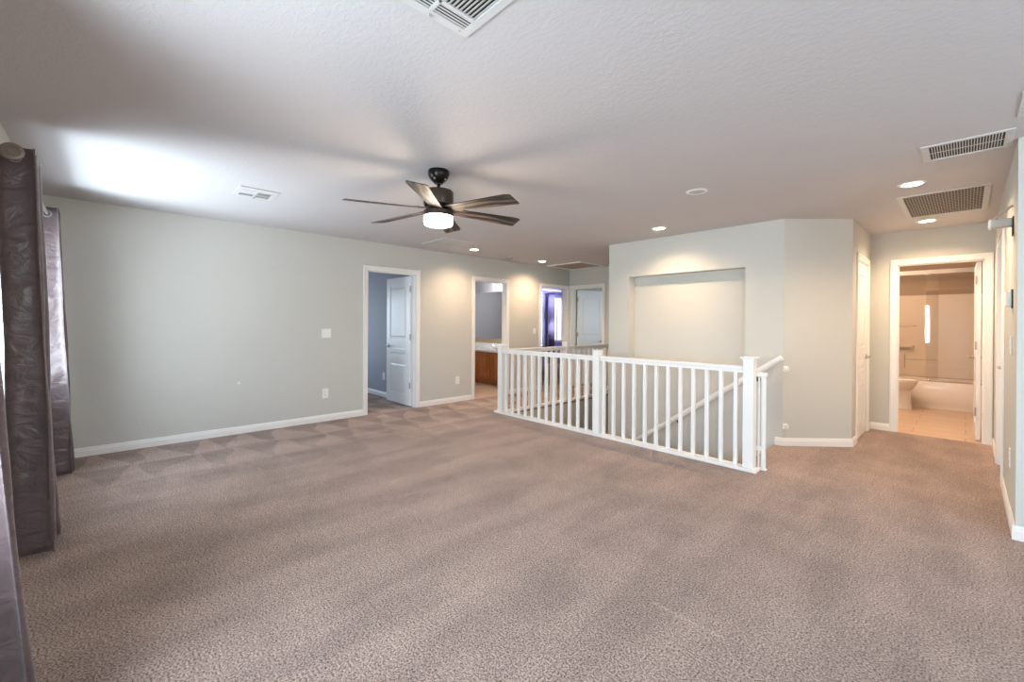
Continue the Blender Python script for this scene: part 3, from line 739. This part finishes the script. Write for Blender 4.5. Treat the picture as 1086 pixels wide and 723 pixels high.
curtain(-5.13, -1, 4, .055, 'curtain farthest away in the corner, bluish in window light', 2.225, .085, amp=.062, seed=5)
curtain(-1.93, -1, 3, .06, 'curtain nearest the viewer, only its flared edge showing at lower left', 2.2, .135, amp=.06, seed=8)
def rod(x0, x1, label):
    e = empty('curtain_rod', ((x0+x1)/2, ROD_Y, ROD_Z)); tag(e, label, 'curtain rod'); h = abs(x1-x0)/2
    MB().cyl((-h, 0, 0), (h, 0, 0), .011, 16).build('rod', M_STEEL, e, smooth=True)
    for s in (-1, 1):
        M = Matrix.Translation((s*h, 0, 0)) @ Matrix.Rotation(s*HP, 4, 'Y')
        f = MB().lathe([(.012, -.012), (.016, 0), (.016, .008), (.043, .014), (.046, .022), (.042, .030), (.031, .033), (.028, .029), (.018, .029), (.014, .034), (0, .035)], 28, M).build('finial', M_FINIAL, e, smooth=True)
        xb = s*(h-.13)
        MB().cyl((xb, -.0905, -.03), (xb, -.082, -.03), .022, 14).cyl((xb, -.085, -.03), (xb, 0, -.03), .006, 10).cyl((xb, 0, -.034), (xb, 0, -.008), .006, 10).build('bracket', M_STEEL, e, smooth=True)
rod(-3.43, -5.52, 'metal curtain rod with round spiral finial, holding the two far curtains')
rod(.15, -2.2, 'metal curtain rod over the near window, holding the curtain nearest the viewer')

# ------------------------------------------------------------------ vanity room
v = empty('vanity_cabinet', (-7.0, 6.06, 0)); tag(v, 'oak bathroom vanity cabinet seen through the second doorway', 'cabinet')
VX0, VX1 = -1.2, 1.08
b = MB().box(VX0, VX1, -.20, .2195, .10, .690, .003).box(VX0+.01, VX1-.01, -.13, .21, 0.0, .101)
b.build('cabinet_body', M_OAK, v)
x = VX0+.03
while x+.42 < VX1+.02:
    dd = MB().box(x, x+.075, -.228, -.2005, .14, .655, .003).box(x+.335, x+.41, -.228, -.2005, .14, .655, .003).box(x+.075, x+.335, -.228, -.2005, .14, .215, .003).box(x+.075, x+.335, -.228, -.2005, .58, .655, .003).box(x+.07, x+.34, -.206, -.2005, .21, .585).box(x+.10, x+.31, -.216, -.2055, .24, .555, .006)
    dd.build('cabinet_door', M_OAK, v); x += .445
ct = empty('vanity_counter', (-7.0, 6.06, .691)); tag(ct, 'glossy white vanity countertop with backsplash lip on the oak cabinet', 'countertop')
b = MB().box(VX0-.01, VX1, -.24, .2195, 0, .045, .006); b.build('countertop', M_COUNTER, ct)
B(VX0-.01, VX1, .195, .2195, .046, .165, .003).build('backsplash_lip', M_COUNTER, ct)
MB().lathe([(.19, .0452), (.195, .050), (.185, .051), (.16, .047), (.10, .0462), (0, .046)], 32, Matrix.Translation((.02, -.03, 0)) @ Matrix.Scale(.75, 4, (0, 1, 0))).build('sink_basin', M_PORC, ct, smooth=True)
bs = B(-8.25, -5.93, 6.262, 6.2795, .858, .95, .003).build('backsplash', M_SPLASH, origin=(-7.1, 6.27, .9)); tag(bs, 'tan tiled strip between vanity counter and mirror', 'backsplash')
mr = empty('wall_mirror', (-7.1, 6.279, 1.47)); tag(mr, 'large frameless mirror above the vanity through the second doorway', 'mirror')
B(-1.15, 1.12, -.007, -.0006, -.515, .535, .002).build('mirror_glass', M_MIRROR, mr)
fc = empty('faucet', (-6.98, 6.13, .7375)); tag(fc, 'chrome two-handle faucet on the white vanity counter', 'faucet')
MB().box(-.09, .09, -.025, .025, 0, .014, .006).build('base', M_CHROME, fc, smooth=True)
MB().tube([(0, 0, .012), (0, -.005, .09), (0, -.03, .125), (0, -.075, .12), (0, -.11, .095)], .013, 12).build('spout', M_CHROME, fc, smooth=True)
for s in (-1, 1): MB().cyl((s*.07, 0, .012), (s*.07, 0, .055), .018, 14, .013).tube([(s*.07, 0, .06), (s*.10, -.015, .085), (s*.125, -.02, .10)], .008, 8).build('handle', M_CHROME, fc, smooth=True)
vl = empty('vanity_light', (-6.80, 6.28, 2.22)); tag(vl, 'glowing bathroom light bar above the vanity mirror', 'wall light')
B(-.30, .30, -.02, -.0005, -.05, .05, .004).build('back_plate', M_CHROME, vl)
for i in (-.2, 0, .2):
    MB().lathe([(.0, -.05), (.03, -.045), (.05, -.01), (.052, .02), (.035, .045), (.0, .05)], 24, Matrix.Translation((i, -.075, 0))).build('glass_globe', M_BULB, vl, smooth=True)
l = lamp('vanity_glow', 'POINT', (0, -.22, -.02), 34, (1, .95, .9), size=.06); l.parent = vl

# ------------------------------------------------------------------ purple lit bedroom
ls = empty('led_light_strip', (-9.3, 10.06, 2.3)); tag(ls, 'purple led strip light along the bedroom wall through the third doorway', 'led light')
MB().box(.0006, .008, -.025, -.005, -2.28, .06).box(.0006, .008, -.03, .95, .085, .11).build('strip', M_LED, ls)
for k in range(22): MB().lathe([(0, .03), (.015, .016), (.021, .0), (0, 0)], 10, Matrix.Translation((.008, -.015, -2.2+k*.105)) @ Matrix.Rotation(HP, 4, 'Y')).build('led_bulb', M_LEDW, ls, smooth=True)
B(.001, .05, -.11, -.035, -.02, .11, .004).build('controller', M_BLACK, ls)
for zz, en in ((1.5, 14), (-.4, 10)):
    l = lamp('led_glow', 'POINT', (.35, .3, -.9+zz*.5), en, (.50, .46, 1), size=.1); l.parent = ls
gc = empty('curtain', (-9.2, 10.45, 0)); tag(gc, 'grey curtain beside the bright window in the purple lit bedroom', 'curtain')
b = bmesh.new(); rows = []
for i in range(2):
    rows.append([b.verts.new((.03*math.sin(j*.9), -.2+.33*j/40, .03+i*2.23)) for j in range(41)])
for j in range(40): b.faces.new((rows[0][j], rows[0][j+1], rows[1][j+1], rows[1][j]))
m_ = MB(); m_.add(b)
o = m_.build('panel', M_GREYCURT, gc, smooth=True); s_ = o.modifiers.new('thickness', 'SOLIDIFY'); s_.thickness = .004
rr = empty('curtain_rod', (-9.2, 10.7, 2.275)); tag(rr, 'thin rod holding the grey curtain in the purple lit bedroom', 'curtain rod')
MB().cyl((0, -.5, 0), (0, .6, 0), .010, 12).build('rod', M_BLACK, rr, smooth=True)
for yy in (-.42, .52): MB().cyl((-.0995, yy, 0), (0, yy, 0), .007, 10).build('bracket', M_BLACK, rr, smooth=True)

# ------------------------------------------------------------------ bathroom
TY = 9.45
tb = empty('bathtub', (0, TY, 0)); tag(tb, 'white built-in bathtub with skirted apron in the bathroom', 'bathtub')
x0, x1, y1, zt = -1.497, .997, .845, .42
q = bmesh.new()
loops = []
def ring(xa, xb, ya, yb, z, r=.0):
    pts = []
    for cx, cy, a0 in ((xb-r, yb-r, 0), (xa+r, yb-r, 90), (xa+r, ya+r, 180), (xb-r, ya+r, 270)):
        for k in range(7):
            a = math.radians(a0+15*k); pts.append(q.verts.new((cx+r*math.cos(a), cy+r*math.sin(a), z)))
    loops.append(pts)
ring(x0, x1, 0.012, y1, .001, .002); ring(x0, x1, .012, y1, .06, .002); ring(x0, x1, 0.0, y1, .08, .002); ring(x0, x1, 0, y1, zt-.02, .002); ring(x0+.004, x1-.004, .008, y1-.004, zt, .003)
ring(x0+.09, x1-.09, .085, y1-.07, zt-.004, .12); ring(x0+.11, x1-.11, .105, y1-.09, zt-.04, .12); ring(x0+.22, x1-.18, .16, y1-.14, .10, .12); ring(x0+.30, x1-.25, .22, y1-.2, .075, .08)
for A_, B_ in zip(loops, loops[1:]):
    for k in range(28): q.faces.new((A_[k], A_[(k+1) % 28], B_[(k+1) % 28], B_[k]))
q.faces.new(loops[-1]); bmesh.ops.recalc_face_normals(q, faces=q.faces)
m_ = MB(); m_.add(q); m_.build('tub_shell', M_ACRYL, tb, smooth=True)
su = empty('tub_surround', (0, 10.3, .424)); tag(su, 'cream shower wall panels behind the bathtub', 'shower wall')
b = MB().box(-1.497, .997, -.012, -.0008, 0, 1.41, .002)
b.build('back_panel', M_ACRYL, su); B(-1.4975, -1.486, -.83, -.012, 0, 1.41, .002).build('side_panel', M_ACRYL, su); B(.986, .9975, -.83, -.012, 0, 1.41, .002).build('side_panel', M_ACRYL, su)
MB().prism([(-1.486, -.012), (-.62, -.012), (-.64, -.10), (-.9, -.14), (-1.35, -.16), (-1.486, -.2)], .50, .545, None, .006).build('corner_shelf', M_ACRYL, su)
sdv = empty('shower_door', (0, TY+.055, zt)); tag(sdv, 'sliding glass shower doors in a metal track on the tub rim', 'shower door')
B(-1.49, .99, -.032, .032, 1.70, 1.775, .006).build('header_rail', M_CHROME, sdv); B(-1.49, .99, -.028, .028, .0006, .024, .004).build('bottom_track', M_CHROME, sdv)
for xa, xb, yy in ((-1.47, -.30, -.014), (-.44, .97, .014)):
    gp = B(xa, xb, yy-.003, yy+.003, .022, 1.71).build('glass_panel', M_SHOWER, sdv)
    MB().box(xa, xa+.012, yy-.006, yy+.006, .022, 1.71, .002).box(xb-.012, xb, yy-.006, yy+.006, .022, 1.71, .002).build('glass_edge', M_CHROME, gp) if False else None
MB().cyl((-.69, -.055, .34), (-.31, -.055, .34), .007, 12).cyl((-.67, -.056, .34), (-.67, -.017, .34), .006, 10).cyl((-.33, -.056, .34), (-.33, -.017, .34), .006, 10).cyl((-.685, -.055, .20), (-.685, -.055, .42), .008, 12).cyl((-.685, -.055, .21), (-.685, -.017, .21), .006, 10).build('towel_bar', M_STEEL, sdv, smooth=True)
tr = empty('towel_bar', (-1.05, 10.288, 1.30)); tag(tr, 'chrome bar on the shower back wall behind the glass', 'towel bar')
MB().cyl((-.42, -.05, 0), (.46, -.05, 0), .007, 12).build('bar', M_CHROME, tr, smooth=True)
for s in (-.40, .44): MB().cyl((s, -.0005, 0), (s, -.056, 0), .011, 12).build('post', M_CHROME, tr, smooth=True)
# toilet, bowl pointing +x
to = empty('toilet', (-1.49, 9.12, 0)); to.scale = (1, 1, 1.07); tag(to, 'white toilet bowl showing at the left of the bathroom doorway', 'toilet')
def oval(cx, rx, ry, z, n=28): return [(cx+rx*math.cos(2*math.pi*i/n)*(1.0 if math.cos(2*math.pi*i/n) > 0 else .8), ry*math.sin(2*math.pi*i/n), z) for i in range(n)]
def loft(ls_, cap=True):
    b = bmesh.new(); r = [[b.verts.new(p) for p in l] for l in ls_]
    for A_, B_ in zip(r, r[1:]):
        for k in range(len(A_)): b.faces.new((A_[k], A_[(k+1) % len(A_)], B_[(k+1) % len(A_)], B_[k]))
    if cap: b.faces.new(r[0]); b.faces.new(r[-1])
    bmesh.ops.recalc_face_normals(b, faces=b.faces); m = MB(); m.add(b); return m
loft([oval(.58, .34, .115, .0005), oval(.58, .335, .11, .03), oval(.58, .325, .10, .10), oval(.58, .325, .11, .27), oval(.61, .33, .15, .315), oval(.645, .325, .183, .36), oval(.65, .33, .188, .395), oval(.65, .26, .13, .395), oval(.62, .20, .10, .30)]).build('bowl', M_PORC, to, smooth=True)
loft([oval(.655, .335, .192, .396), oval(.655, .338, .195, .405), oval(.655, .335, .192, .415)]).build('seat', M_PORC, to, smooth=True)
loft([oval(.65, .33, .188, .416), oval(.65, .335, .19, .426), oval(.65, .30, .17, .442)]).build('lid', M_PORC, to, smooth=True)
MB().box(.01, .22, -.22, .22, .38, .74, .02).box(.2, .42, -.11, .11, .30, .392, .02).build('tank', M_PORC, to, smooth=True)
MB().box(.004, .232, -.23, .23, .741, .772, .008).build('tank_lid', M_PORC, to, smooth=True)
MB().cyl((.22, -.15, .68), (.235, -.15, .68), .012, 10).tube([(.237, -.15, .68), (.24, -.10, .675), (.238, -.07, .67)], .006, 8).build('flush_lever', M_CHROME, to, smooth=True)
bl = empty('ceiling_light', (-1.15, 8.2, H)); tag(bl, 'round flush bathroom ceiling light, hidden above the bathroom doorway', 'ceiling light')  # added fixture, out of sight, gives the bathroom its warm light
MB().lathe([(.15, -.0005), (.15, -.02), (0, -.02)], 32).build('base', M_PLASTIC, bl, smooth=True)
MB().lathe([(.14, -.02), (.13, -.06), (.08, -.09), (0, -.10)], 32).build('glass_shade', M_LAMP, bl, smooth=True)
l = lamp('bathroom_glow', 'POINT', (0, 0, -.2), 56, (1, .72, .50), size=.1); l.parent = bl
